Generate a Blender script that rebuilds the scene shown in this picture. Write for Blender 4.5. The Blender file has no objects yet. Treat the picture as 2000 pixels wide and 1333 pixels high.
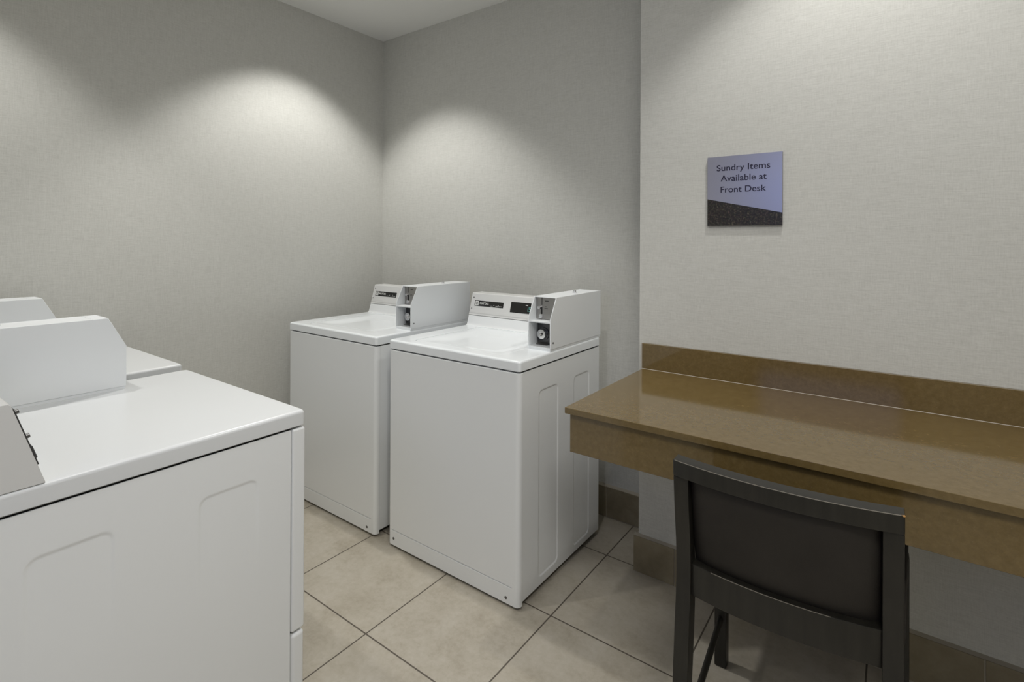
import bpy, bmesh, math, random
from mathutils import Vector, Matrix
random.seed(7)
SC = bpy.context.scene
COL = SC.collection
PI = math.pi

# ------------------------------------------------------------------ camera
F_PX, CX, CY = 1021.6, 1000.0, 467.75
YAW, PITCH, ROLL, CAM_Z = 36.22, -0.138, 0.272, 1.3553
yw, pt, rl = math.radians(YAW), math.radians(PITCH), math.radians(ROLL)
fwd = Vector((-math.sin(yw)*math.cos(pt), math.cos(yw)*math.cos(pt), -math.sin(pt)))
rgt = Vector((math.cos(yw), math.sin(yw), 0)); upv = rgt.cross(fwd)
r2 = rgt*math.cos(rl) + upv*math.sin(rl); u2 = -rgt*math.sin(rl) + upv*math.cos(rl)
cd = bpy.data.cameras.new('camera'); cam = bpy.data.objects.new('camera', cd); COL.objects.link(cam)
m = Matrix((r2, u2, -fwd)).transposed().to_4x4(); m.translation = Vector((0, 0, CAM_Z))
cam.matrix_world = m
cd.sensor_fit = 'HORIZONTAL'; cd.sensor_width = 36; cd.lens = F_PX*36/2000
cd.shift_x = (1000-CX)/2000; cd.shift_y = -(666.5-CY)/2000
cd.clip_start = 0.02
SC.camera = cam

# ------------------------------------------------------------------ world, exposure, lights
w = bpy.data.worlds.new('world'); SC.world = w; w.use_nodes = True
w.node_tree.nodes['Background'].inputs[0].default_value = (0.6, 0.7, 1.0, 1)
w.node_tree.nodes['Background'].inputs[1].default_value = 0.15
vs = SC.view_settings
vs.view_transform = 'Standard'; vs.look = 'None'; vs.gamma = 1; vs.use_curve_mapping = False
vs.exposure = 0.08
SC.cycles.caustics_reflective = False; SC.cycles.caustics_refractive = False
SPOT_W = 50.0
FILL_W = 25.0
SPOT_Z, SPOT_ANGLE = 2.868, 98.0
DOWNLIGHTS = [(-2.265, 1.65), (-2.27, 0.10), (-0.10, 1.56), (-0.70, 0.80)]
DIM = [1.32, 0.86, 0.76, 0.46]
LIGHT_COL = (1.0, 0.985, 0.945)
LEFT_X, BACK_Y, DESK_Y, DESK_X, CEIL_Z, FRONT_Y, SIDE_X = -2.839, 2.37, 2.05, -0.848, 2.718, -0.62, 1.15

def area(name, loc, rot, sx, sy, power, col):
    d = bpy.data.lights.new(name, 'AREA'); d.shape = 'RECTANGLE'; d.size = sx; d.size_y = sy
    d.energy = power; d.color = col
    o = bpy.data.objects.new(name, d); o.location = loc; o.rotation_euler = rot; COL.objects.link(o); return o
# cool daylight that comes in through the doorway behind the camera
area('doorway_daylight', (-0.45, FRONT_Y-0.30, 1.78), (math.radians(90), 0, 0), 1.0, 0.66, 2.6, (0.33, 0.46, 1.0))

# ------------------------------------------------------------------ materials
def mat(name, col, rough=0.5, metal=0.0, spec=0.5, coat=0.0):
    mt = bpy.data.materials.new(name); mt.use_nodes = True
    b = mt.node_tree.nodes['Principled BSDF']
    b.inputs['Base Color'].default_value = (*col, 1); b.inputs['Roughness'].default_value = rough
    b.inputs['Metallic'].default_value = metal; b.inputs['Specular IOR Level'].default_value = spec
    if coat: b.inputs['Coat Weight'].default_value = coat; b.inputs['Coat Roughness'].default_value = 0.08
    return mt
class N:
    def __init__(s, mt): s.t = mt.node_tree; s.b = s.t.nodes['Principled BSDF']
    def n(s, typ, **kw):
        o = s.t.nodes.new(typ)
        for k, v in kw.items():
            if k.startswith('i_'): o.inputs[k[2:].replace('_', ' ')].default_value = v
            else: setattr(o, k, v)
        return o
    def l(s, a, b): s.t.links.new(a, b)
    def coord(s, scale=(1, 1, 1), loc=(0, 0, 0), rot=(0, 0, 0)):
        tc = s.n('ShaderNodeTexCoord'); mp = s.n('ShaderNodeMapping')
        mp.inputs['Scale'].default_value = scale; mp.inputs['Location'].default_value = loc; mp.inputs['Rotation'].default_value = rot
        s.l(tc.outputs['Object'], mp.inputs['Vector']); return mp.outputs['Vector']
    def noise(s, vec, scale, detail=3, rough=0.5):
        o = s.n('ShaderNodeTexNoise'); o.inputs['Scale'].default_value = scale; o.inputs['Detail'].default_value = detail; o.inputs['Roughness'].default_value = rough
        s.l(vec, o.inputs['Vector']); return o.outputs['Fac']
    def ramp(s, fac, stops):
        o = s.n('ShaderNodeValToRGB'); e = o.color_ramp.elements
        while len(e) < len(stops): e.new(0.5)
        for k, (p, c) in enumerate(stops): e[k].position = p; e[k].color = (*c, 1) if len(c) == 3 else c
        s.l(fac, o.inputs['Fac']); return o.outputs['Color']
    def mix(s, fac, a, b, mode='MIX'):
        o = s.n('ShaderNodeMix'); o.data_type = 'RGBA'; o.blend_type = mode
        for sock, v in ((o.inputs['Factor'], fac), (o.inputs['A'], a), (o.inputs['B'], b)): pass
        fa = [i for i in o.inputs if i.name == 'Factor' and i.type == 'VALUE'][0]
        ia = [i for i in o.inputs if i.name == 'A' and i.type == 'RGBA'][0]; ib = [i for i in o.inputs if i.name == 'B' and i.type == 'RGBA'][0]
        for sock, v in ((fa, fac), (ia, a), (ib, b)):
            if hasattr(v, 'is_linked'): s.l(v, sock)
            elif isinstance(v, (int, float)): sock.default_value = v
            else: sock.default_value = (*v, 1)
        return [q for q in o.outputs if q.type == 'RGBA'][0]
    def math(s, op, a, b=0.0):
        o = s.n('ShaderNodeMath'); o.operation = op
        for k, v in enumerate((a, b)):
            if hasattr(v, 'is_linked'): s.l(v, o.inputs[k])
            else: o.inputs[k].default_value = v
        return o.outputs[0]
    def bump(s, h, strength, dist):
        o = s.n('ShaderNodeBump'); o.inputs['Strength'].default_value = strength; o.inputs['Distance'].default_value = dist
        s.l(h, o.inputs['Height']); s.l(o.outputs['Normal'], s.b.inputs['Normal'])

def wallpaper():
    mt = mat('woven_wallpaper', (0.55, 0.54, 0.5), 0.7, spec=0.3); k = N(mt)
    warp = k.noise(k.coord((26, 26, 420)), 1.0, 2, 0.6)       # horizontal threads
    weft = k.noise(k.coord((420, 420, 26)), 1.0, 2, 0.6)      # vertical threads
    grain = k.noise(k.coord((1, 1, 1)), 210, 2, 0.6)
    h = k.math('ADD', k.math('MULTIPLY', warp, 0.45), k.math('ADD', k.math('MULTIPLY', weft, 0.35), k.math('MULTIPLY', grain, 0.2)))
    c = k.ramp(h, [(0.30, (0.515, 0.512, 0.48)), (0.50, (0.605, 0.602, 0.568)), (0.72, (0.685, 0.682, 0.648))])
    k.l(c, k.b.inputs['Base Color']); k.bump(h, 0.22, 0.002)
    return mt
def floor_tile():
    mt = mat('floor_tile', (0.42, 0.38, 0.32), 0.42, spec=0.45); k = N(mt)
    br = k.n('ShaderNodeTexBrick'); br.offset = 0.0; br.squash = 1.0
    for nm, v in (('Scale', 1.0), ('Mortar Size', 0.0028), ('Mortar Smooth', 0.15), ('Brick Width', 0.465), ('Row Height', 0.4535), ('Bias', 0.0)): br.inputs[nm].default_value = v
    br.inputs['Color1'].default_value = (0.0, 0, 0, 1); br.inputs['Color2'].default_value = (1, 1, 1, 1); br.inputs['Mortar'].default_value = (0.5, 0.5, 0.5, 1)
    k.l(k.coord(loc=(1.0 + 0.465*4, -1.16 + 0.4535*6, 0)), br.inputs['Vector'])
    cloud = k.noise(k.coord(), 6.5, 6, 0.66); fine = k.noise(k.coord(), 48, 6, 0.7)
    f = k.math('ADD', k.math('MULTIPLY', cloud, 0.6), k.math('MULTIPLY', fine, 0.4))
    c = k.ramp(f, [(0.34, (0.345, 0.305, 0.24)), (0.5, (0.435, 0.395, 0.325)), (0.66, (0.50, 0.465, 0.40))])
    c = k.mix(k.math('MULTIPLY', br.outputs['Color'], 0.14), c, (0.40, 0.355, 0.285))
    c = k.mix(br.outputs['Fac'], c, (0.10, 0.083, 0.065))
    k.l(c, k.b.inputs['Base Color'])
    rr = k.math('ADD', 0.34, k.math('MULTIPLY', fine, 0.2)); k.l(rr, k.b.inputs['Roughness'])
    k.bump(k.math('SUBTRACT', k.math('MULTIPLY', fine, 0.08), br.outputs['Fac']), 0.5, 0.002)
    return mt
def base_tile():
    mt = mat('base_tile', (0.27, 0.235, 0.185), 0.4, spec=0.4); k = N(mt)
    f = k.noise(k.coord(), 9, 6, 0.65)
    k.l(k.ramp(f, [(0.35, (0.21, 0.175, 0.115)), (0.65, (0.29, 0.25, 0.175))]), k.b.inputs['Base Color'])
    return mt
def stone(name, rough, a, b, c):
    mt = mat(name, a, rough, spec=0.5); k = N(mt); k.b.inputs['IOR'].default_value = 1.64
    f1 = k.noise(k.coord(), 58, 6, 0.68); f2 = k.noise(k.coord(), 140, 3, 0.6)
    col = k.ramp(f1, [(0.36, a), (0.52, b), (0.68, c)])
    sp = k.n('ShaderNodeTexVoronoi'); sp.inputs['Scale'].default_value = 60; k.l(k.coord(), sp.inputs['Vector'])
    fleck = k.ramp(sp.outputs['Distance'], [(0.0, (1, 1, 1)), (0.10, (0, 0, 0))])
    col = k.mix(k.math('MULTIPLY', fleck, k.math('MULTIPLY', f1, 0.5)), col, (0.34, 0.27, 0.17))
    col = k.mix(k.math('MULTIPLY', f2, 0.3), col, (0.06, 0.045, 0.028))
    k.l(col, k.b.inputs['Base Color'])
    return mt
def enamel(name, col, rough):
    mt = mat(name, col, rough, spec=0.5); k = N(mt)
    k.bump(k.noise(k.coord(), 260, 2), 0.03, 0.001); return mt
def granite():
    mt = mat('speckled_granite', (0.03, 0.025, 0.02), 0.35); k = N(mt)
    v = k.n('ShaderNodeTexVoronoi'); v.inputs['Scale'].default_value = 190; k.l(k.coord(), v.inputs['Vector'])
    f = k.noise(k.coord(), 150, 4, 0.7)
    c = k.ramp(f, [(0.38, (0.010, 0.009, 0.008)), (0.55, (0.035, 0.028, 0.022)), (0.72, (0.16, 0.13, 0.09))])
    c = k.mix(0.25, c, v.outputs['Color'], 'MULTIPLY'); k.l(c, k.b.inputs['Base Color']); return mt
def wood():
    mt = mat('espresso_wood', (0.013, 0.0125, 0.010), 0.38, spec=0.5); k = N(mt)
    f = k.noise(k.coord((60, 60, 6)), 1.0, 4, 0.6)
    k.l(k.ramp(f, [(0.3, (0.010, 0.0095, 0.0075)), (0.7, (0.021, 0.019, 0.015))]), k.b.inputs['Base Color'])
    k.l(k.math('ADD', 0.3, k.math('MULTIPLY', f, 0.15)), k.b.inputs['Roughness']); return mt
def vinyl():
    mt = mat('dark_vinyl', (0.022, 0.019, 0.016), 0.6, spec=0.35); k = N(mt)
    f = k.noise(k.coord(), 420, 3, 0.6); k.bump(f, 0.25, 0.001)
    k.l(k.ramp(k.noise(k.coord(), 7, 3), [(0.3, (0.019, 0.016, 0.013)), (0.7, (0.028, 0.024, 0.020))]), k.b.inputs['Base Color']); return mt
def brushed(name, col, rough):
    mt = mat(name, col, rough, metal=1.0); k = N(mt)
    f = k.noise(k.coord((8, 8, 600)), 1.0, 2); k.bump(f, 0.05, 0.0005); return mt

M = dict(
    wall=wallpaper(), floor=floor_tile(), base=base_tile(), grout=mat('pale_grout', (0.42, 0.38, 0.31), 0.8),
    ceiling=mat('ceiling_paint', (0.87, 0.87, 0.85), 0.85, spec=0.2),
    white=enamel('white_enamel', (0.80, 0.815, 0.82), 0.28), porcelain=enamel('porcelain_white', (0.84, 0.87, 0.89), 0.16),
    dryer_top=enamel('dryer_top_enamel', (0.70, 0.715, 0.725), 0.26),
    plastic=enamel('light_grey_plastic', (0.66, 0.66, 0.65), 0.4), box=enamel('coin_box_enamel', (0.78, 0.80, 0.815), 0.4),
    dark=mat('black_steel', (0.012, 0.012, 0.012), 0.5), gloss=mat('black_gloss', (0.008, 0.008, 0.008), 0.12),
    screw=mat('screw_steel', (0.18, 0.18, 0.18), 0.35, metal=1.0), chrome=mat('chrome', (0.75, 0.75, 0.76), 0.14, metal=1.0),
    steel=brushed('brushed_steel', (0.42, 0.41, 0.40), 0.38), gunmetal=mat('gunmetal', (0.10, 0.10, 0.105), 0.3, metal=0.8),
    print_white=mat('white_print', (0.7, 0.7, 0.68), 0.5), ink=mat('dark_ink', (0.05, 0.05, 0.05), 0.6),
    stone=stone('polished_brown_stone', 0.09, (0.148, 0.100, 0.034), (0.170, 0.116, 0.043), (0.196, 0.136, 0.054)),
    caulk=mat('white_caulk', (0.46, 0.42, 0.36), 0.5),
    wood=wood(), vinyl=vinyl(), rawwood=mat('bare_wood', (0.42, 0.22, 0.06), 0.6), worn=mat('worn_edge', (0.16, 0.145, 0.12), 0.5),
    signface=brushed('satin_silver_blue_reflection', (0.46, 0.455, 0.53), 0.30), granite=granite(), signink=mat('dark_violet_ink', (0.018, 0.014, 0.04), 0.5),  # blue tint of the sign face paints in the reflected doorway light
    signedge=mat('sign_backing', (0.25, 0.24, 0.25), 0.5),
    lampwhite=mat('lamp_trim_white', (0.8, 0.8, 0.8), 0.5),
)
led = mat('display_digits', (0.02, 0.1, 0.09), 0.4); led.node_tree.nodes['Principled BSDF'].inputs['Emission Color'].default_value = (0.25, 0.62, 0.55, 1)
led.node_tree.nodes['Principled BSDF'].inputs['Emission Strength'].default_value = 0.35; M['led'] = led
M['signface'].node_tree.nodes['Principled BSDF'].inputs['Metallic'].default_value = 0.75

# ------------------------------------------------------------------ mesh helpers
def box(x0, x1, y0, y1, z0, z1, bev=0.0, seg=2):
    bm = bmesh.new(); bmesh.ops.create_cube(bm, size=1)
    for v in bm.verts: v.co = Vector(((x0+x1)/2+v.co.x*(x1-x0), (y0+y1)/2+v.co.y*(y1-y0), (z0+z1)/2+v.co.z*(z1-z0)))
    if bev: bmesh.ops.bevel(bm, geom=bm.edges[:], offset=bev, segments=seg, profile=0.5, affect='EDGES')
    return bm
def bevel_sharp(bm, off, seg=2, ang=0.6):
    bm.normal_update()
    es = [e for e in bm.edges if len(e.link_faces) == 2 and e.calc_face_angle(0) > ang]
    bmesh.ops.bevel(bm, geom=es, offset=off, segments=seg, profile=0.5, affect='EDGES'); return bm
def prism(pts, axis, a, b, bev=0.0, seg=2):
    bm = bmesh.new()
    def P(p, t):
        return {'x': (t, p[0], p[1]), 'y': (p[0], t, p[1]), 'z': (p[0], p[1], t)}[axis]
    A = [bm.verts.new(P(p, a)) for p in pts]; B = [bm.verts.new(P(p, b)) for p in pts]
    n = len(pts)
    bm.faces.new(A); bm.faces.new(B[::-1])
    for i in range(n): bm.faces.new((A[i], B[i], B[(i+1) % n], A[(i+1) % n]))
    bmesh.ops.recalc_face_normals(bm, faces=bm.faces[:])
    if bev: bevel_sharp(bm, bev, seg)
    return bm
def cyl(c, axis, r, a, b, n=24, r2=None, bev=0.0):
    r2 = r if r2 is None else r2; bm = bmesh.new()
    def P(ang, rad, t):
        u, v = rad*math.cos(ang), rad*math.sin(ang)
        return {'x': (t, c[0]+u, c[1]+v), 'y': (c[0]+u, t, c[1]+v), 'z': (c[0]+u, c[1]+v, t)}[axis]
    A = [bm.verts.new(P(2*PI*i/n, r, a)) for i in range(n)]; B = [bm.verts.new(P(2*PI*i/n, r2, b)) for i in range(n)]
    bm.faces.new(A); bm.faces.new(B[::-1])
    for i in range(n): bm.faces.new((A[i], B[i], B[(i+1) % n], A[(i+1) % n]))
    bmesh.ops.recalc_face_normals(bm, faces=bm.faces[:])
    if bev: bevel_sharp(bm, bev, 2)
    return bm
def ring(c, axis, r0, r1, a, b, n=32):
    bm = bmesh.new(); L = []
    def P(ang, rad, t):
        u, v = rad*math.cos(ang), rad*math.sin(ang)
        return {'x': (t, c[0]+u, c[1]+v), 'y': (c[0]+u, t, c[1]+v), 'z': (c[0]+u, c[1]+v, t)}[axis]
    for rad, t in ((r0, a), (r1, a), (r1, b), (r0, b)): L.append([bm.verts.new(P(2*PI*i/n, rad, t)) for i in range(n)])
    for k in range(4):
        for i in range(n): bm.faces.new((L[k][i], L[k][(i+1) % n], L[(k+1) % 4][(i+1) % n], L[(k+1) % 4][i]))
    bmesh.ops.recalc_face_normals(bm, faces=bm.faces[:]); return bm
def join(*bms):
    out = bmesh.new()
    for b in bms:
        me = bpy.data.meshes.new('tmp'); b.to_mesh(me); b.free(); out.from_mesh(me); bpy.data.meshes.remove(me)
    return out
def rrect(x0, x1, y0, y1, r, cs=6, es=10):
    r = min(r, (x1-x0)/2-1e-4, (y1-y0)/2-1e-4); P = []
    cs_ = [((x1-r, y1-r), 0), ((x0+r, y1-r), PI/2), ((x0+r, y0+r), PI), ((x1-r, y0+r), 1.5*PI)]
    for k, (c, a0) in enumerate(cs_):
        arc = [(c[0]+r*math.cos(a0+PI/2*i/cs), c[1]+r*math.sin(a0+PI/2*i/cs)) for i in range(cs+1)]
        P += arc
        nc, na = cs_[(k+1) % 4]; q = (nc[0]+r*math.cos(na), nc[1]+r*math.sin(na))
        for i in range(1, es): P.append((arc[-1][0]+(q[0]-arc[-1][0])*i/es, arc[-1][1]+(q[1]-arc[-1][1])*i/es))
    return P
def loft(loops, cap0=True, cap1=True, closed=True):
    bm = bmesh.new(); V = [[bm.verts.new(p) for p in lp] for lp in loops]; n = len(loops[0])
    for a, b in zip(V, V[1:]):
        for i in range(n if closed else n-1): bm.faces.new((a[i], a[(i+1) % n], b[(i+1) % n], b[i]))
    if cap0: bm.faces.new(V[0][::-1])
    if cap1: bm.faces.new(V[-1])
    bmesh.ops.recalc_face_normals(bm, faces=bm.faces[:]); return bm
def link(name, bm, material, parent=None, smooth=True, ang=38):
    me = bpy.data.meshes.new(name)
    mats = material if isinstance(material, (list, tuple)) else [material]
    for x in mats: me.materials.append(x)
    if smooth:
        for f in bm.faces: f.smooth = True
    bm.to_mesh(me); bm.free()
    if smooth: me.set_sharp_from_angle(angle=math.radians(ang))
    o = bpy.data.objects.new(name, me); COL.objects.link(o)
    if parent: o.parent = parent
    if smooth:
        md = o.modifiers.new('weighted_normals', 'WEIGHTED_NORMAL'); md.keep_sharp = True; md.weight = 50
    return o
def text_bm(s, width, height_ref=None, extrude=0.0004, bold=0.0, spacing=1.0):
    """flat lettering in the XZ plane, centred on the origin, scaled to a given width (and cap height)"""
    cu = bpy.data.curves.new('lettering', 'FONT'); cu.body = s; cu.size = 1; cu.extrude = 0.0; cu.offset = bold; cu.space_character = spacing
    o = bpy.data.objects.new('lettering', cu); COL.objects.link(o); dg = bpy.context.evaluated_depsgraph_get(); dg.update()
    me = bpy.data.meshes.new_from_object(o.evaluated_get(dg)); bm = bmesh.new(); bm.from_mesh(me)
    COL.objects.unlink(o); bpy.data.objects.remove(o); bpy.data.curves.remove(cu); bpy.data.meshes.remove(me)
    xs = [v.co.x for v in bm.verts]; ys = [v.co.y for v in bm.verts]
    sx = width/(max(xs)-min(xs)); sy = sx if height_ref is None else height_ref/0.73
    cx = (max(xs)+min(xs))/2
    for v in bm.verts: v.co = Vector(((v.co.x-cx)*sx, 0, v.co.y*sy))
    g = bmesh.ops.extrude_face_region(bm, geom=bm.faces[:])
    for e in g['geom']:
        if isinstance(e, bmesh.types.BMVert): e.co.y -= extrude
    bmesh.ops.recalc_face_normals(bm, faces=bm.faces[:]); return bm
def move(bm, mtx):
    bmesh.ops.transform(bm, matrix=mtx, verts=bm.verts[:]); return bm
def T(x, y, z): return Matrix.Translation((x, y, z))

def thing(name, label, cat, loc=(0, 0, 0), rotz=0.0, group=None):
    o = bpy.data.objects.new(name, None); o.empty_display_size = 0.1; COL.objects.link(o)
    o.location = loc; o.rotation_euler = (0, 0, rotz); o['label'] = label; o['category'] = cat
    if group: o['group'] = group
    return o
def struct(name, bm, m, **kw):
    o = link(name, bm, m, **kw); o['kind'] = 'structure'; return o
def kids(o): return [c for c in bpy.data.objects if c.parent == o]
def dup(root, loc, label):
    def cp(o, par):
        c = o.copy(); COL.objects.link(c)
        if par: c.parent = par
        for ch in kids(o): cp(ch, c)
        return c
    r = cp(root, None); r.location = loc; r['label'] = label; return r

# ------------------------------------------------------------------ the room
T_W = 0.12
struct('floor', box(LEFT_X-T_W, SIDE_X+T_W, FRONT_Y-1.6, BACK_Y+T_W, -0.1, 0.0), M['floor'], smooth=False)
struct('wall_left', box(LEFT_X-T_W, LEFT_X, FRONT_Y-T_W, BACK_Y+T_W, 0, CEIL_Z), M['wall'], smooth=False)
struct('wall_back', box(LEFT_X, DESK_X+0.02, BACK_Y, BACK_Y+T_W, 0, CEIL_Z), M['wall'], smooth=False)
struct('wall_right', box(DESK_X, SIDE_X, DESK_Y, BACK_Y+T_W, 0, CEIL_Z), M['wall'], smooth=False)
struct('wall_side', box(SIDE_X, SIDE_X+T_W, FRONT_Y-1.6, BACK_Y+T_W, 0, CEIL_Z), M['wall'], smooth=False)
DX0, DX1, DZ = -0.95, 0.05, 2.12
struct('wall_front', join(box(LEFT_X, DX0, FRONT_Y-T_W, FRONT_Y, 0, CEIL_Z), box(DX1, SIDE_X, FRONT_Y-T_W, FRONT_Y, 0, CEIL_Z), box(DX0, DX1, FRONT_Y-T_W, FRONT_Y, DZ, CEIL_Z)), M['wall'], smooth=False)
struct('door_1', join(box(DX0-0.05, DX0+0.015, FRONT_Y-T_W-0.01, FRONT_Y+0.012, 0, DZ+0.05, 0.003), box(DX1-0.015, DX1+0.05, FRONT_Y-T_W-0.01, FRONT_Y+0.012, 0, DZ+0.05, 0.003), box(DX0-0.05, DX1+0.05, FRONT_Y-T_W-0.01, FRONT_Y+0.012, DZ-0.015, DZ+0.05, 0.003)), M['wood'])

# ceiling with round openings for the recessed lamps
HOLE = 0.172; CELL = 0.24
def ceiling_bm():
    xs = sorted(set([LEFT_X-T_W, SIDE_X+T_W] + [x+s*CELL for x, y in DOWNLIGHTS for s in (-1, 1)]))
    ys = sorted(set([FRONT_Y-T_W, BACK_Y+T_W] + [y+s*CELL for x, y in DOWNLIGHTS for s in (-1, 1)]))
    bm = bmesh.new()
    inside = lambda cx, cy: any(abs(cx-x) < CELL and abs(cy-y) < CELL for x, y in DOWNLIGHTS)
    for x0, x1 in zip(xs, xs[1:]):
        for y0, y1 in zip(ys, ys[1:]):
            if not inside((x0+x1)/2, (y0+y1)/2):
                bm.faces.new([bm.verts.new((a, b, CEIL_Z)) for a, b in ((x0, y0), (x0, y1), (x1, y1), (x1, y0))])
    n = 48
    for x, y in DOWNLIGHTS:
        O, I = [], []
        for i in range(n):
            a = 2*PI*i/n; c, s = math.cos(a), math.sin(a); k = CELL/max(abs(c), abs(s))
            O.append(bm.verts.new((x+c*k, y+s*k, CEIL_Z))); I.append(bm.verts.new((x+c*HOLE, y+s*HOLE, CEIL_Z)))
        for i in range(n): bm.faces.new((O[i], I[i], I[(i+1) % n], O[(i+1) % n]))
    bm.normal_update()
    for f in bm.faces:
        if f.normal.z > 0: f.normal_flip()
    return bm
struct('ceiling', ceiling_bm(), M['ceiling'], smooth=False)

def downlight(x, y, label, dim):
    t = thing('recessed_downlight', label, 'ceiling light', (x, y, CEIL_Z), group='recessed ceiling downlights')
    n = 48
    loops = [[(r*math.cos(2*PI*i/n), r*math.sin(2*PI*i/n), z) for i in range(n)] for r, z in ((HOLE+0.001, 0.0), (HOLE+0.004, 0.19), (0.02, 0.20))]
    link('reflector_can', loft(loops, False, True), M['lampwhite'], t)
    link('trim_ring', ring((0, 0), 'z', HOLE, HOLE+0.018, -0.004, 0.0, 48), M['lampwhite'], t)
    d = bpy.data.lights.new('spot', 'SPOT'); d.energy = SPOT_W*dim; d.color = LIGHT_COL; d.spot_size = math.radians(SPOT_ANGLE); d.spot_blend = 0.50; d.shadow_soft_size = 0.035
    o = bpy.data.objects.new('lamp', d); COL.objects.link(o); o.parent = t; o.location = (0, 0, SPOT_Z-CEIL_Z)
# added fill lamp, an invented ceiling panel behind the viewer that lifts the shadows
pt_ = thing('fill_panel', 'added square fill lamp panel, out of view, in the ceiling over the doorway end of the room', 'ceiling light', (0.35, -0.10, CEIL_Z))
link('fill_frame', join(box(-0.32, 0.32, -0.32, -0.29, -0.012, -0.001, 0.002, 1), box(-0.32, 0.32, 0.29, 0.32, -0.012, -0.001, 0.002, 1), box(-0.32, -0.29, -0.29, 0.29, -0.012, -0.001, 0.002, 1), box(0.29, 0.32, -0.29, 0.29, -0.012, -0.001, 0.002, 1)), M['lampwhite'], pt_)
pl_ = area('fill_lamp', (0, 0, -0.008), (0, 0, 0), 0.58, 0.58, FILL_W, (1.0, 0.985, 0.95)); pl_.parent = pt_
names = ['recessed downlight above the far corner washer', 'recessed downlight above the farther dryer', 'recessed downlight above the desk and chair', 'dimmer recessed downlight above the open floor in the middle of the room']
for (x, y), nm, dim in zip(DOWNLIGHTS, names, DIM): downlight(x, y, nm, dim)

# tiled skirting
def skirting(name, axis, a0, a1, face, depth, joint, h=0.148, sgn=-1):
    g = 0.0035; pitch = 0.4535
    k = math.floor((a0-joint)/pitch); segs = []
    while joint+k*pitch < a1:
        s0, s1 = max(a0, joint+k*pitch+g/2), min(a1, joint+(k+1)*pitch-g/2)
        if s1-s0 > 0.01: segs.append((s0, s1))
        k += 1
    f0 = face; f1 = face+sgn*depth; lo, hi = min(f0, f1), max(f0, f1); bms = []
    for s0, s1 in segs:
        bms.append(box(s0, s1, lo, hi, 0.003, h, 0.0015) if axis == 'x' else box(lo, hi, s0, s1, 0.003, h, 0.0015))
    tiles = join(*bms); nf = len(tiles.faces)
    i = 0.0025
    back = box(a0+0.002, a1-0.002, lo+(i if sgn < 0 else 0), hi-(i if sgn > 0 else 0), 0, h-0.002) if axis == 'x' else box(lo+(i if sgn < 0 else 0), hi-(i if sgn > 0 else 0), a0+0.002, a1-0.002, 0, h-0.002)
    if axis == 'x': cap = prism([(face, h), (face, h+0.006), (face+sgn*depth*0.8, h)], 'x', a0, a1)
    else: cap = prism([(face, h), (face, h+0.006), (face+sgn*depth*0.8, h)], 'y', a0, a1)
    bm = join(tiles, back, cap); bm.faces.ensure_lookup_table()
    for q, f in enumerate(bm.faces): f.material_index = 0 if q < nf else 1
    return struct(name, bm, [M['base'], M['grout']], ang=30)
skirting('baseboard_back', 'x', LEFT_X, DESK_X-0.014, BACK_Y, 0.02, -1.139)
skirting('baseboard_left', 'y', FRONT_Y, BACK_Y-0.021, LEFT_X, 0.016, 0.1, sgn=1)
skirting('baseboard_right', 'x', DESK_X-0.016, SIDE_X, DESK_Y, 0.016, -0.694)
skirting('baseboard_desk_side', 'y', DESK_Y-0.0, BACK_Y-0.021, DESK_X, 0.016, 1.9, sgn=-1)

# ------------------------------------------------------------------ laundry machines
H = 0.914; ZL = 0.8734
def smooth(a, b, x):
    t = max(0.0, min(1.0, (x-a)/(b-a))); return t*t*(3-2*t)
def deck_bm(W, D, hole=None, r=0.012, re=0.009):
    def loop(ins, z, rad): return [(x, y, z) for x, y in rrect(-W/2+ins, W/2-ins, -D/2+ins, D/2-ins, rad)]
    L = [loop(0.004, ZL, r), loop(0.0, ZL+0.003, r), loop(0.0, H-re, r)]
    for k in range(1, 5):
        a = PI/2*k/4; L.append(loop(re*(1-math.cos(a)), H-re+re*math.sin(a), r))
    if hole is None:
        L.append(loop(0.05, H, 0.01)); L.append(loop(0.2, H, 0.01))
    else:
        x0, x1, y0, y1, hr = hole
        inn = lambda e, z: [(x, y, z) for x, y in rrect(x0-e, x1+e, y0-e, y1+e, hr)]
        o = loop(re, H, r); i_ = inn(0.0025, H)
        for t in (0.3, 0.7): L.append([tuple(a+(b-a)*t for a, b in zip(p, q)) for p, q in zip(o, i_)])
        L += [i_, inn(0.0006, H-0.0009), inn(0.0, H-0.0028), inn(0.0, H-0.018)]
    return loft(L)
def lid_bm(x0, x1, y0, y1, r):
    L = []
    def lp(i, z, rr): L.append([(x, y, z) for x, y in rrect(x0+i, x1-i, y0+i, y1-i, rr)])
    lp(0, H-0.017, r); lp(0, H-0.005, r); lp(0.0006, H-0.003, r); lp(0.002, H-0.0018, r); lp(0.004, H-0.0015, r)
    for k in range(1, 22):
        d = 0.004+0.17*k/21; lp(d, H-0.0015-0.0135*smooth(0.018, 0.105, d), r+d*0.55)
    return loft(L)
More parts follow.
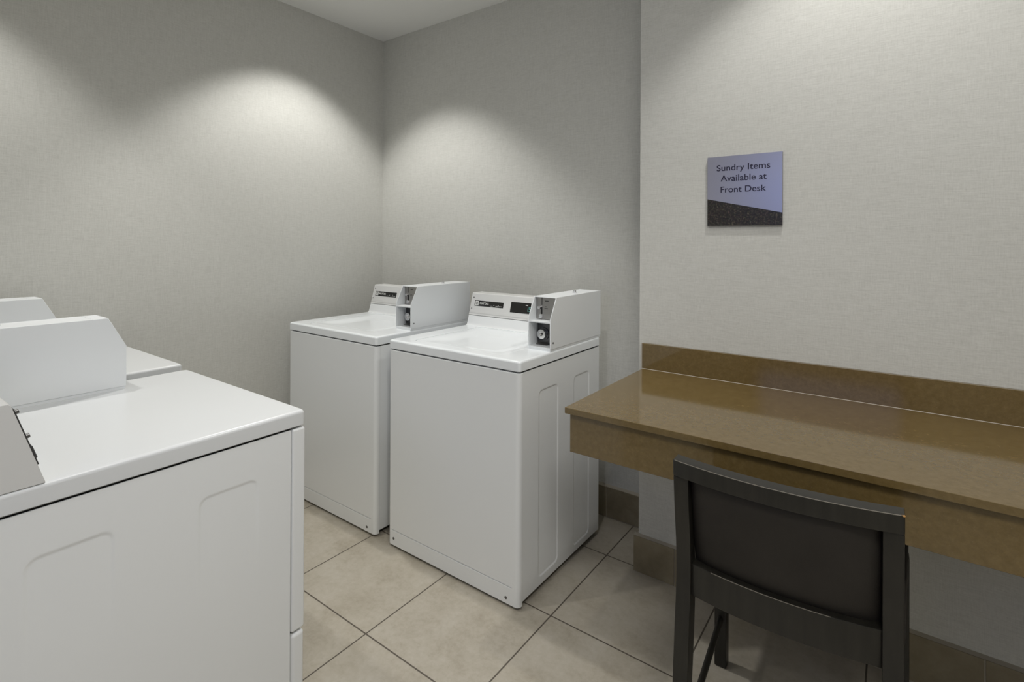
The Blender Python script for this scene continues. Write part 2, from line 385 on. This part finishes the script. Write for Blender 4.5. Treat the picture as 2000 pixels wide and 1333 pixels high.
def emboss_panel(side, X, y0, y1, z0, z1, rects, depth=0.0028, tr=0.0075, r=0.024, fade=None):
    def grid(lo, hi, edges):
        S = {round(lo, 5), round(hi, 5)}
        n = int((hi-lo)/0.035)
        for i in range(n+1): S.add(round(lo+(hi-lo)*i/n, 5))
        for e in edges:
            for k in range(-6, 13): S.add(round(e[0]+e[1]*k*0.0025, 5))
        S = sorted(v for v in S if lo <= v <= hi); out = [S[0]]
        for v in S[1:]:
            if v-out[-1] > 0.0012: out.append(v)
        out[-1] = hi; return out
    ye = [q for a, b, c, d in rects for q in ((a, 1), (b, -1))]; ze = [q for a, b, c, d in rects for q in ((c, 1), (d, -1))]
    Y, Z = grid(y0, y1, ye), grid(z0, z1, ze)
    def dp(y, z):
        m_ = 0
        for a, b, c, d in rects:
            qx = abs(y-(a+b)/2)-(b-a)/2+r; qz = abs(z-(c+d)/2)-(d-c)/2+r
            s = math.hypot(max(qx, 0), max(qz, 0))+min(max(qx, qz), 0)-r
            m_ = max(m_, smooth(0, tr, -s))
        return m_*depth*(smooth(fade[0], fade[1], z) if fade else 1.0)
    bm = bmesh.new()
    V = [[bm.verts.new((side*(X-dp(y, z)), y, z)) for z in Z] for y in Y]
    for i in range(len(Y)-1):
        for j in range(len(Z)-1): bm.faces.new((V[i][j], V[i+1][j], V[i+1][j+1], V[i][j+1]))
    per = [V[i][0] for i in range(len(Y))]+[V[-1][j] for j in range(1, len(Z))]+[V[i][-1] for i in range(len(Y)-2, -1, -1)]+[V[0][j] for j in range(len(Z)-2, 0, -1)]
    E1 = [bm.verts.new((v.co.x-side*0.004, v.co.y, v.co.z)) for v in per]
    n = len(per)
    for i in range(n): bm.faces.new((per[i], per[(i+1) % n], E1[(i+1) % n], E1[i]))
    bmesh.ops.recalc_face_normals(bm, faces=bm.faces[:])
    c = bm.faces[:][0]
    if sum(f.normal.x*side for f in bm.faces) < 0: bmesh.ops.reverse_faces(bm, faces=bm.faces[:])
    return bm
def screw(c, axis, r, a, b): return cyl(c, axis, r, a, b, 14)

def coin_box(t, W, D):
    x1 = W/2-0.0005; x0 = x1-0.109; yf = -D/2+0.2096; z = H
    prof = [(0, .008), (0, .126), (.045, .212), (.436, .212), (.436, .008)]
    P = [(yf+a, z+b) for a, b in prof]
    right = prism(P, 'x', x1-0.0042, x1, 0.0008, 1); left = prism(P, 'x', x0, x0+0.0042, 0.0008, 1)
    body = box(x0+0.004, x1-0.004, yf+0.070, yf+0.4355, z+0.0085, z+0.2115)
    top = prism([(yf+0.0435, z+.2085), (yf+0.045, z+.212), (yf+0.08, z+.212), (yf+0.08, z+.2085)], 'x', x0+0.0035, x1-0.0035)
    shelf = box(x0+0.0035, x1-0.0035, yf+0.002, yf+0.072, z+0.110, z+0.1165, 0.0008, 1)
    bottom = box(x0+0.0035, x1-0.0035, yf+0.001, yf+0.072, z+0.008, z+0.013)
    hs = link('coin_box', join(right, left, body, top, shelf, bottom), M['box'], t)
    link('plinth', box(x0+0.002, x1-0.002, yf+0.002, yf+0.434, z-0.0005, z+0.008), M['box'], hs)
    # upper coin slide
    cp = link('coin_plate', box(x0+0.0045, x1-0.0045, yf+0.056, yf+0.072, z+0.117, z+0.208, 0.0005, 1), M['steel'], t)
    yp = yf+0.056
    link('coin_slot', join(box(x1-0.0785, x1-0.0757, yp-0.0006, yp+0.004, z+0.176, z+0.2075), box(x1-0.0825, x1-0.0755, yp-0.0012, yp+0.004, z+0.132, z+0.166)), M['dark'], cp)
    link('coin_knob', cyl((x1-0.0875, z+0.165), 'y', 0.0072, yp-0.010, yp+0.001, 20, bev=0.002), M['chrome'], cp)
    link('return_lever', join(cyl((x1-0.080, z+0.131), 'y', 0.0085, yp-0.006, yp+0.001, 20, bev=0.002), box(x1-0.088, x1-0.072, yp-0.008, yp, z+0.1215, z+0.127, 0.001)), M['chrome'], cp)
    dash = [(-0.053, .193, .019, .004), (-0.0585, .169, .010, .0026), (-0.0565, .162, .016, .0026)]
    for a, b, w_, h_ in dash: link('printed_legend', join(*[box(x1+a-w_/2+w_*q/5, x1+a-w_/2+w_*(q+0.78)/5, yp-0.0005, yp, z+b-h_/2, z+b+h_/2) for q in range(5)]), M['ink'], cp)
    # lower vault with its key lock
    yq = yf+0.064
    lp = link('lock_plate', box(x0+0.0045, x1-0.040, yq, yq+0.008, z+0.016, z+0.1095, 0.001, 1), M['gunmetal'], t)
    link('vault_face', box(x1-0.041, x1-0.0045, yq+0.002, yq+0.008, z+0.013, z+0.1095), M['gunmetal'], t)
    cx, cz = x1-0.073, z+0.0565
    link('lock_collar', join(ring((cx, cz), 'y', 0.014, 0.026, yq-0.004, yq+0.001), cyl((cx, cz), 'y', 0.019, yq-0.007, yq, 32, 0.022)), M['gunmetal'], lp)
    link('lock_cylinder', join(ring((cx, cz), 'y', 0.0085, 0.0195, yq-0.020, yq-0.002), cyl((cx, cz), 'y', 0.0085, yq-0.013, yq-0.002, 24)), M['chrome'], lp)
    link('keyhole', join(cyl((cx, cz), 'y', 0.0034, yq-0.0138, yq-0.012, 12), box(cx-0.001, cx+0.001, yq-0.0138, yq-0.012, cz-0.006, cz+0.006)), M['dark'], lp)
    link('screw', screw((x0+0.012, z+0.102), 'y', 0.004, yq-0.002, yq+0.001), M['chrome'], lp)
    link('coin_cup', prism([(yq-0.022, z+.014), (yq, z+.022), (yq, z+.014)], 'x', x0+0.010, x1-0.044), M['steel'], t)
    link('key_lock', join(cyl((x1-0.0434, yf+0.269), 'z', 0.0095, z+0.2115, z+0.215, 24), cyl((x1-0.0434, yf+0.269), 'z', 0.0068, z+0.2115, z+0.2225, 24, bev=0.001)), M['chrome'], t)
    link('screw', screw((yf+0.0195, z+0.0325), 'x', 0.0038, x1-0.001, x1+0.0012), M['screw'], hs)

def machine(name, label, cat, W, D, loc, rotz, washer, group):
    t = thing(name, label, cat, loc, rotz, group); X = W/2; yf = -D/2; yb = D/2
    fr = 0.023 if washer else 0.0375
    link('chassis', box(-X+0.014, X-0.014, yf+0.016, yb-0.006, 0.022, ZL+0.0015), M['dark'], t)  # inner box coloured black to put shade into the seams and floor gap
    for sx in (-1, 1):
        for sy in (-1, 1): link('foot', join(cyl((sx*(X-0.05), sy*(yb-0.05)), 'z', 0.02, 0.0, 0.01, 20), cyl((sx*(X-0.05), sy*(yb-0.05)), 'z', 0.008, 0.008, 0.024, 12)), M['dark'], t)
    rects = [(-.1886, -.0426, .055, .779), (.0824, .2234, .05, .779)] if washer else [(-.224, -.086, .06, .780), (.065, .202, .06, .785)]
    dpt = 0.0028 if washer else 0.0018
    for s in (-1, 1): link('side_panel', emboss_panel(s, X-0.0035, yf+fr+(0.0026 if washer else 0.0015), yb-0.003, 0.026 if washer else 0.014, ZL-0.0048, rects, dpt, fade=None if washer else (0.52, 0.76)), M['white'], t)
    link('back_panel', box(-X+0.006, X-0.006, yb-0.005, yb-0.001, 0.02, ZL-0.004), M['white'], t)
    if washer:
        zf0, zf1 = 0.012, ZL-0.0045
        # front skin wraps round both vertical edges and stops at the side seam
        R = 0.018; a = []
        ye = yf+fr
        a.append((X-0.001, ye)); a += [(X-0.001-R+R*math.cos(-PI/2*i/8), yf+R+R*math.sin(-PI/2*i/8)) for i in range(9)]
        gx0, gx1, gz = -X+0.014, X-0.034, 0.078
        gi = len(a)+1; a += [(gx1, yf), (gx1-0.0015, yf), (gx0+0.0095, yf), (gx0+0.008, yf)]
        a += [(-X+0.001+R+R*math.cos(-PI/2-PI/2*i/8), yf+R+R*math.sin(-PI/2-PI/2*i/8)) for i in range(9)]; a.append((-X+0.001, ye))
        a += [(-X+0.016, ye), (X-0.016, ye)]
        def row(z, ins=0.0, dent=0.0):
            return [(x*(1-ins/X), y+(ins if y < yf+0.012 else 0)+(dent if gi <= q <= gi+1 else 0), z) for q, (x, y) in enumerate(a)]
        # a shallow crease runs along the foot of the front skin
        fpn = link('front_panel', loft([row(zf0, 0.002), row(zf0+0.0015), row(gz-0.0026), row(gz-0.0020, 0, 0.004), row(gz+0.0020, 0, 0.004), row(gz+0.0026), row(zf1-0.002), row(zf1, 0.002)]), M['white'], t)
        for sx, zz in ((-X+0.0385, 0.043), (X-0.0595, 0.034)): link('screw', screw((sx, zz), 'y', 0.0055, yf-0.0012, yf+0.002), M['screw'], fpn)
        hole = (-0.257, 0.236, yf+0.05, 0.188, 0.03)
        dk = link('top_deck', deck_bm(W, D, hole), M['porcelain'], t)
        ld = link('lid', lid_bm(hole[0]+0.0016, hole[1]-0.0016, hole[2]+0.0016, hole[3]-0.0016, 0.0285), M['porcelain'], t)
        cx1 = W/2-0.1098
    else:
        link('front_panel', box(-X+0.001, X-0.001, yf, yf+fr-0.001, 0.349, ZL-0.0045, 0.006, 3), M['white'], t)
        link('access_panel', box(-X+0.001, X-0.001, yf-0.0005, yf+fr-0.001, 0.014, 0.3435, 0.010, 4), M['white'], t)
        dr = link('door', box(-0.21, 0.21, yf-0.016, yf-0.0005, 0.40, 0.80, 0.012, 3), M['white'], t)
        link('door_handle', box(-0.205, -0.17, yf-0.030, yf-0.014, 0.54, 0.66, 0.006, 2), M['plastic'], dr)
        link('top_deck', deck_bm(W, D), M['dryer_top'], t)
        cx1 = W/2-0.1098
    # control console behind the deck, sloping face
    o = 0.0 if washer else (yf+0.518)-0.206-0.0005
    c0 = -X+0.001
    y_ = lambda v: v+o
    back = yb+0.006 if washer else y_(0.326)
    low = [(y_(.196), H-.0005), (y_(.2025), H+.0035), (y_(.206), H+.011), (y_(.2175), H+.049), (y_(.2235), H+.049), (y_(.2235), H-.0005)]
    if washer: link('console_kick', prism(low, 'x', c0+0.001, cx1-0.0005), M['white'], t)
    up = [(y_(.2165), H+.0520), (y_(.2195), H+.0560), (y_(.249), H+.1605), (y_(.254), H+.1645), (y_(.326), H+.1645), (y_(.326), H-.0005), (y_(.2240), H-.0005), (y_(.2240), H+.0520)]
    if not washer: up = [(y_(.206), H-.0005), (y_(.206), H+.002), (y_(.2525), H+.150), (y_(.2565), H+.153), (y_(.326), H+.153), (y_(.326), H-.0005)]
    con = link('console', prism(up, 'x', c0, cx1, 0.0012, 2), M['plastic'], t)
    # frame on the sloping face
    y0, z0, y1, z1 = (y_(.2195), H+.0560, y_(.249), H+.1605) if washer else (y_(.206), H+.002, y_(.2525), H+.150)
    ln = math.hypot(y1-y0, z1-z0); tx = Vector((0, (y1-y0)/ln, (z1-z0)/ln)); nm = Vector((0, -(z1-z0)/ln, (y1-y0)/ln))
    def onface(x, zz, lift=0.0):
        s = (zz-z0)/(z1-z0)*ln; p = Vector((x, y0, z0))+tx*s+nm*lift; p.x = x; return p
    def fm(x, zz, lift):
        p = onface(x, zz, lift); mm = Matrix((Vector((1, 0, 0)), -nm, tx)).transposed().to_4x4(); mm.translation = p; return mm
    if washer: link('console_ridge', move(box(c0+0.004, cx1-0.004, -0.0013, 0.001, -0.0012, 0.0012), fm(0, z0+0.0075, 0) ), M['plastic'], con)
    if washer:
        strip = link('name_strip', move(box(-0.094, 0.094, -0.0012, 0.001, -0.0142, 0.0142), fm(-0.234, 1.0262, 0)), M['gloss'], con)
        emb = join(prism(rrect(-0.0115, 0.0115, -0.0115, 0.0115, 0.003, 4, 2), 'y', -0.0018, -0.001))
        link('emblem', move(emb, fm(-0.3125, 1.0262, 0)), M['print_white'], strip)
        link('emblem_mark', move(join(prism(rrect(-0.0072, 0.0072, -0.0066, 0.0066, 0.004, 4, 2), 'y', -0.0022, -0.0016)), fm(-0.3125, 1.0265, 0)), M['ink'], strip)
        link('emblem_letter', move(move(text_bm('M', 0.0105, 0.0085, bold=0.02), T(0, -0.0021, -0.0042)), fm(-0.3125, 1.0262, 0)), M['print_white'], strip)
        link('lettering', move(move(text_bm('MAYTAG', 0.058, 0.0115, bold=0.015, spacing=1.02), T(0, -0.0013, -0.0055)), fm(-0.264, 1.0272, 0)), M['print_white'], strip)
        fine = [cyl((-0.199, -0.0045), 'y', 0.0022, -0.0018, -0.001, 10), box(-0.224, -0.206, -0.0016, -0.001, -0.0098, -0.0088), box(-0.188, -0.147, -0.0016, -0.001, -0.0088, -0.0072), cyl((-0.171, -0.0025), 'y', 0.0016, -0.0016, -0.001, 8)]
        link('fine_print', move(join(*fine), fm(0, 1.0262, 0)), M['print_white'], strip)
        dsp = link('display', move(box(-0.058, 0.0625, -0.0012, 0.001, -0.0262, 0.0262), fm(-0.0355, 1.0233, 0)), M['gloss'], con)
        link('display_lamp', move(box(-0.010, 0.004, -0.0018, -0.001, -0.002, 0.002, 0.0006, 1), fm(0.006, 1.0375, 0)), M['print_white'], dsp)
        def seg7(x, on):
            w_, h_, q = 0.011, 0.020, 0.0022; R = dict(a=(0, h_, w_, q), d=(0, 0, w_, q), g=(0, h_/2, w_, q), f=(0, h_/2, q, h_/2), e=(0, 0, q, h_/2), b=(w_-q, h_/2, q, h_/2), c=(w_-q, 0, q, h_/2))
            return [box(x+R[s][0], x+R[s][0]+R[s][2], -0.0017, -0.001, R[s][1], R[s][1]+R[s][3]) for s in on]
        link('digits', move(join(*(seg7(-0.003, 'bc')+seg7(0.0125, 'afgcd'))), fm(0.006, 1.0085, 0)), M['led'], dsp)
        for xx, zz in ((-0.3405, 1.054), (-0.3435, 0.998)): link('screw', move(cyl((0, 0), 'y', 0.0033, -0.0012, 0.001, 12), fm(xx, zz, 0)), M['screw'], con)
        link('hinge_stud', cyl((0.262, H+0.128), 'x', 0.0045, c0-0.004, c0+0.002, 12), M['dark'], con)
    else:
        # steel facing on the slope with two studs, seen edge-on from the side
        pl = link('face_plate', move(box(c0+0.003, cx1-0.003, -0.0022, 0.0004, -0.056, 0.056), fm(0, H+0.088, 0)), M['gunmetal'], con)
        for zz in (H+0.121, H+0.072): link('stud', move(cyl((c0+0.06, 0), 'y', 0.0048, -0.0125, -0.002, 14, bev=0.001), fm(0, zz, 0)), M['screw'], pl)
        link('coin_drop', move(box(c0+0.02, c0+0.09, -0.006, -0.002, -0.012, 0.012, 0.001, 1), fm(0, H+0.052, 0)), M['gunmetal'], pl)
    coin_box(t, W, D)
    return t

WX = (-1.8136-1.0994)/2; WY = 1.5536+0.32
GW = 'coin washers against the back wall'
w1 = machine('washing_machine', 'white coin-operated top-load washer standing beside the brown counter, lit black display in view', 'washing machine', 0.7142, 0.64, (WX, WY, 0), 0, True, GW)
dup(w1, (WX-0.799, WY, 0), 'white coin-operated top-load washer standing in the far corner of the room')
GD = 'coin dryers along the left of the room'
DW, DD = 0.70, 0.69
d1 = machine('clothes_dryer', 'white coin dryer nearest the viewer, its broad blank side filling the lower left', 'clothes dryer', DW, DD, (-1.237-DW/2, 0.784-DD/2, 0), PI, False, GD)
dup(d1, (-2.030-DW/2, 0.806-DD/2, 0), 'white coin dryer standing behind the nearest dryer, only its top and coin box showing')
link('scratch', join(cyl((0.020+0, -0.048), 'z', 0.0035, H+0.0001, H+0.0004, 10)), M['screw'], [c for c in kids(d1) if c.name.startswith('top_deck')][0]).location = (-0.349, 0, -0.003)

# ------------------------------------------------------------------ counter desk
dk = thing('counter_desk', 'long brown speckled stone counter with backsplash along the right wall', 'desk', (-0.827, 2.03, 0))
ZT = 0.8377
def rel(bm): return move(bm, T(0.827, -2.03, 0))
link('countertop', rel(box(-0.8274, SIDE_X-0.002, 1.4106, DESK_Y-0.002, ZT-0.0187, ZT, 0.0016, 2)), M['stone'], dk)
link('apron', rel(join(box(-0.8175, SIDE_X-0.003, 1.4270, 1.4470, 0.6967, ZT-0.0187, 0.001, 1), box(-0.8175, -0.7975, 1.4470, DESK_Y-0.003, 0.6967, ZT-0.0187))), M['stone'], dk)
link('backsplash', rel(box(-0.8292, SIDE_X-0.003, 2.0366-0.006, DESK_Y-0.0015, ZT+0.001, 0.9402, 0.0012, 2)), M['stone'], dk)
link('caulk_bead', rel(join(prism([(2.0312, ZT), (2.0298, ZT), (2.0312, ZT+0.0014)], 'x', -0.828, SIDE_X-0.004), box(-0.8335, -0.8292, 2.033, DESK_Y-0.002, ZT, 0.94))), M['caulk'], dk)

# ------------------------------------------------------------------ wall sign
SX0, SX1, SZ0, SZ1 = -0.5745, -0.3190, 1.4148, 1.6730; SCX, SCZ = (SX0+SX1)/2, (SZ0+SZ1)/2
sg = thing('wall_sign', 'small square silver sign, a blue reflection put into its colour, with dark lettering on the wall above the counter', 'sign', (SCX, DESK_Y, SCZ))
hw, hh = (SX1-SX0)/2, (SZ1-SZ0)/2; YS = -0.011
link('backing', box(-hw, hw, YS, -0.0005, -hh, hh, 0.0006, 1), M['signedge'], sg)
za, zb = 1.5151-SCZ, 1.4583-SCZ
link('silver_face', prism([(-hw, za), (hw, zb), (hw, hh), (-hw, hh)], 'y', YS-0.0012, YS+0.0002), M['signface'], sg)
link('granite_band', prism([(-hw, -hh), (hw, -hh), (hw, zb), (-hw, za)], 'y', YS-0.0012, YS+0.0002), M['granite'], sg)
def line(s, x0, x1, zbase, cap):
    bm = text_bm(s, x1-x0, cap, extrude=0.0005, bold=0.010); return move(bm, T((x0+x1)/2-SCX, YS-0.0012, zbase-SCZ))
link('lettering', join(line('Sundry Items', -0.5409, -0.3580, 1.6190, 0.0235), line('Available at', -0.5269, -0.3695, 1.5800, 0.0235), line('Front Desk', -0.5268, -0.3714, 1.5382, 0.0235)), M['signink'], sg)

# ------------------------------------------------------------------ chair
ch = thing('side_chair', 'dark espresso wood chair with padded back pulled up to the brown counter', 'chair', (-0.210, 1.50, 0), math.radians(1.3))
HWR, HWF = 0.221, 0.249
def interp(tab, z):
    for (a, *va), (b, *vb) in zip(tab, tab[1:]):
        if z <= b: t_ = (z-a)/(b-a); return [p+(q-p)*t_ for p, q in zip(va, vb)]
    return tab[-1][1:]
POST = [(0.0, 1.192, 0.040), (0.30, 1.2365, 0.046), (0.43, 1.2500, 0.050), (0.52, 1.2620, 0.044), (0.60, 1.2650, 0.036), (0.68, 1.2530, 0.035), (0.743, 1.2440, 0.035), (0.80, 1.2380, 0.036), (0.8375, 1.2360, 0.038)]
def post(s):
    L = []; N_ = 34
    for k in range(N_+1):
        z = 0.799*k/N_; zc = [max(0, min(.8375, z+e)) for e in (-.04, -.02, 0, .02, .04)]
        yr = sum(interp(POST, q)[0] for q in zc)/5-1.5; dp = sum(interp(POST, q)[1] for q in zc)/5
        xo, xi = s*HWR, s*(HWR-0.035); L.append([(xo, yr, z), (xi, yr, z), (xi, yr+dp, z), (xo, yr+dp, z)])
    return bevel_sharp(loft(L), 0.003, 2, 0.9)
for s in (-1, 1): link('back_post', post(s), M['wood'], ch)
bow = lambda x, b, h: -b*(1-(x/h)**2)
def rail(h, z0, z1, yr, th, b, n=28, bev=0.003, lean=0.0):
    L = []
    for k in range(n+1):
        x = -h+2*h*k/n; y = yr-1.5+bow(x, b, HWR); L.append([(x, y+lean, z0), (x, y, z1), (x, y+th, z1), (x, y+th+lean, z0)])
    return bevel_sharp(loft(L), bev, 2, 0.9)
tr_ = link('top_rail', rail(HWR, 0.7985, 0.8375, 1.236, 0.039, 0.029, lean=0.002), M['wood'], ch)
# worn line along the rear top edge, bare wood at one corner
def edge_line(h, z, yr, b, x0, x1, t=0.0011):
    L = []
    for k in range(25):
        x = x0+(x1-x0)*k/24; y = yr-1.5+bow(x, b, HWR); L.append([(x, y-0.0004, z-t), (x, y-0.0004, z), (x, y+t, z+0.0004), (x, y+t, z-t)])
    return loft(L)
link('worn_edge', edge_line(HWR, 0.8366, 1.2368, 0.029, -HWR+0.004, HWR-0.006), M['worn'], tr_)
link('chipped_corner', box(HWR-0.008, HWR+0.0004, -0.2646, -0.259, 0.8335, 0.8371, 0.0012, 1), M['rawwood'], tr_)
lr = link('lower_rail', rail(HWR-0.034, 0.508, 0.584, 1.280, 0.034, 0.030), M['wood'], ch)
link('worn_edge', edge_line(HWR, 0.5832, 1.2808, 0.030, -0.14, 0.10, 0.0008), M['worn'], lr)
def pad(hx, z0, z1, yc, th, b, p=9, lean=0.0):
    bm = bmesh.new(); nu, nv = 40, 28; S = []
    for sd in (-1, 1):
        G = []
        for i in range(nu+1):
            u = math.sin(PI/2*(-1+2*i/nu)); row = []
            for j in range(nv+1):
                v = math.sin(PI/2*(-1+2*j/nv)); x = hx*u; f = (max(0, 1-abs(u)**p)**0.5)*(max(0, 1-abs(v)**p)**0.5)
                row.append(bm.verts.new((x, yc-1.5+bow(x, b, HWR)-lean*v+sd*th*f, (z0+z1)/2+(z1-z0)/2*v)))
            G.append(row)
        for i in range(nu):
            for j in range(nv): bm.faces.new((G[i][j], G[i+1][j], G[i+1][j+1], G[i][j+1]))
    bmesh.ops.remove_doubles(bm, verts=bm.verts[:], dist=1e-6); bmesh.ops.recalc_face_normals(bm, faces=bm.faces[:]); return bm
link('back_panel', pad(0.1865, 0.572, 0.812, 1.291, 0.022, 0.030, 5, 0.024), M['vinyl'], ch)
# seat, frame, front legs, stretchers
def taper(y0, y1, z0, z1, inset):
    def hx(y): return HWR+(HWF-HWR)*(y-1.25)/(1.79-1.25)-inset
    P = [(-hx(y0), y0-1.5), (hx(y0), y0-1.5), (hx(y1), y1-1.5), (-hx(y1), y1-1.5)]; return prism(P, 'z', z0, z1)
link('seat_frame', bevel_sharp(taper(1.294, 1.785, 0.512, 0.540, 0.003), 0.003), M['wood'], ch)
link('seat', bevel_sharp(taper(1.298, 1.800, 0.538, 0.572, 0.0), 0.013, 4, 0.9), M['vinyl'], ch)
for s in (-1, 1):
    L = [[(s*(HWF-a), y-1.5, z) for a, y in ((0, 1.745), (0.036, 1.745), (0.036, 1.785), (0, 1.785))] for z in (0.0, 0.514)]
    link('front_leg', bevel_sharp(loft(L), 0.004, 2, 0.9), M['wood'], ch)
    A = Vector((s*(HWF-0.018), 0.252, 0.150)); B = Vector((s*(HWR-0.018), -0.265, 0.150)); d = (B-A).normalized(); sx_ = Vector((-d.y, d.x, 0)); L = []
    for t_ in (0, 1):
        c = A+(B-A)*t_; L.append([tuple(c+sx_*(0.0085*math.cos(q))+Vector((0, 0, 0.013*math.sin(q)))) for q in [2*PI*i/14 for i in range(14)]])
    link('stretcher', loft(L), M['wood'], ch)
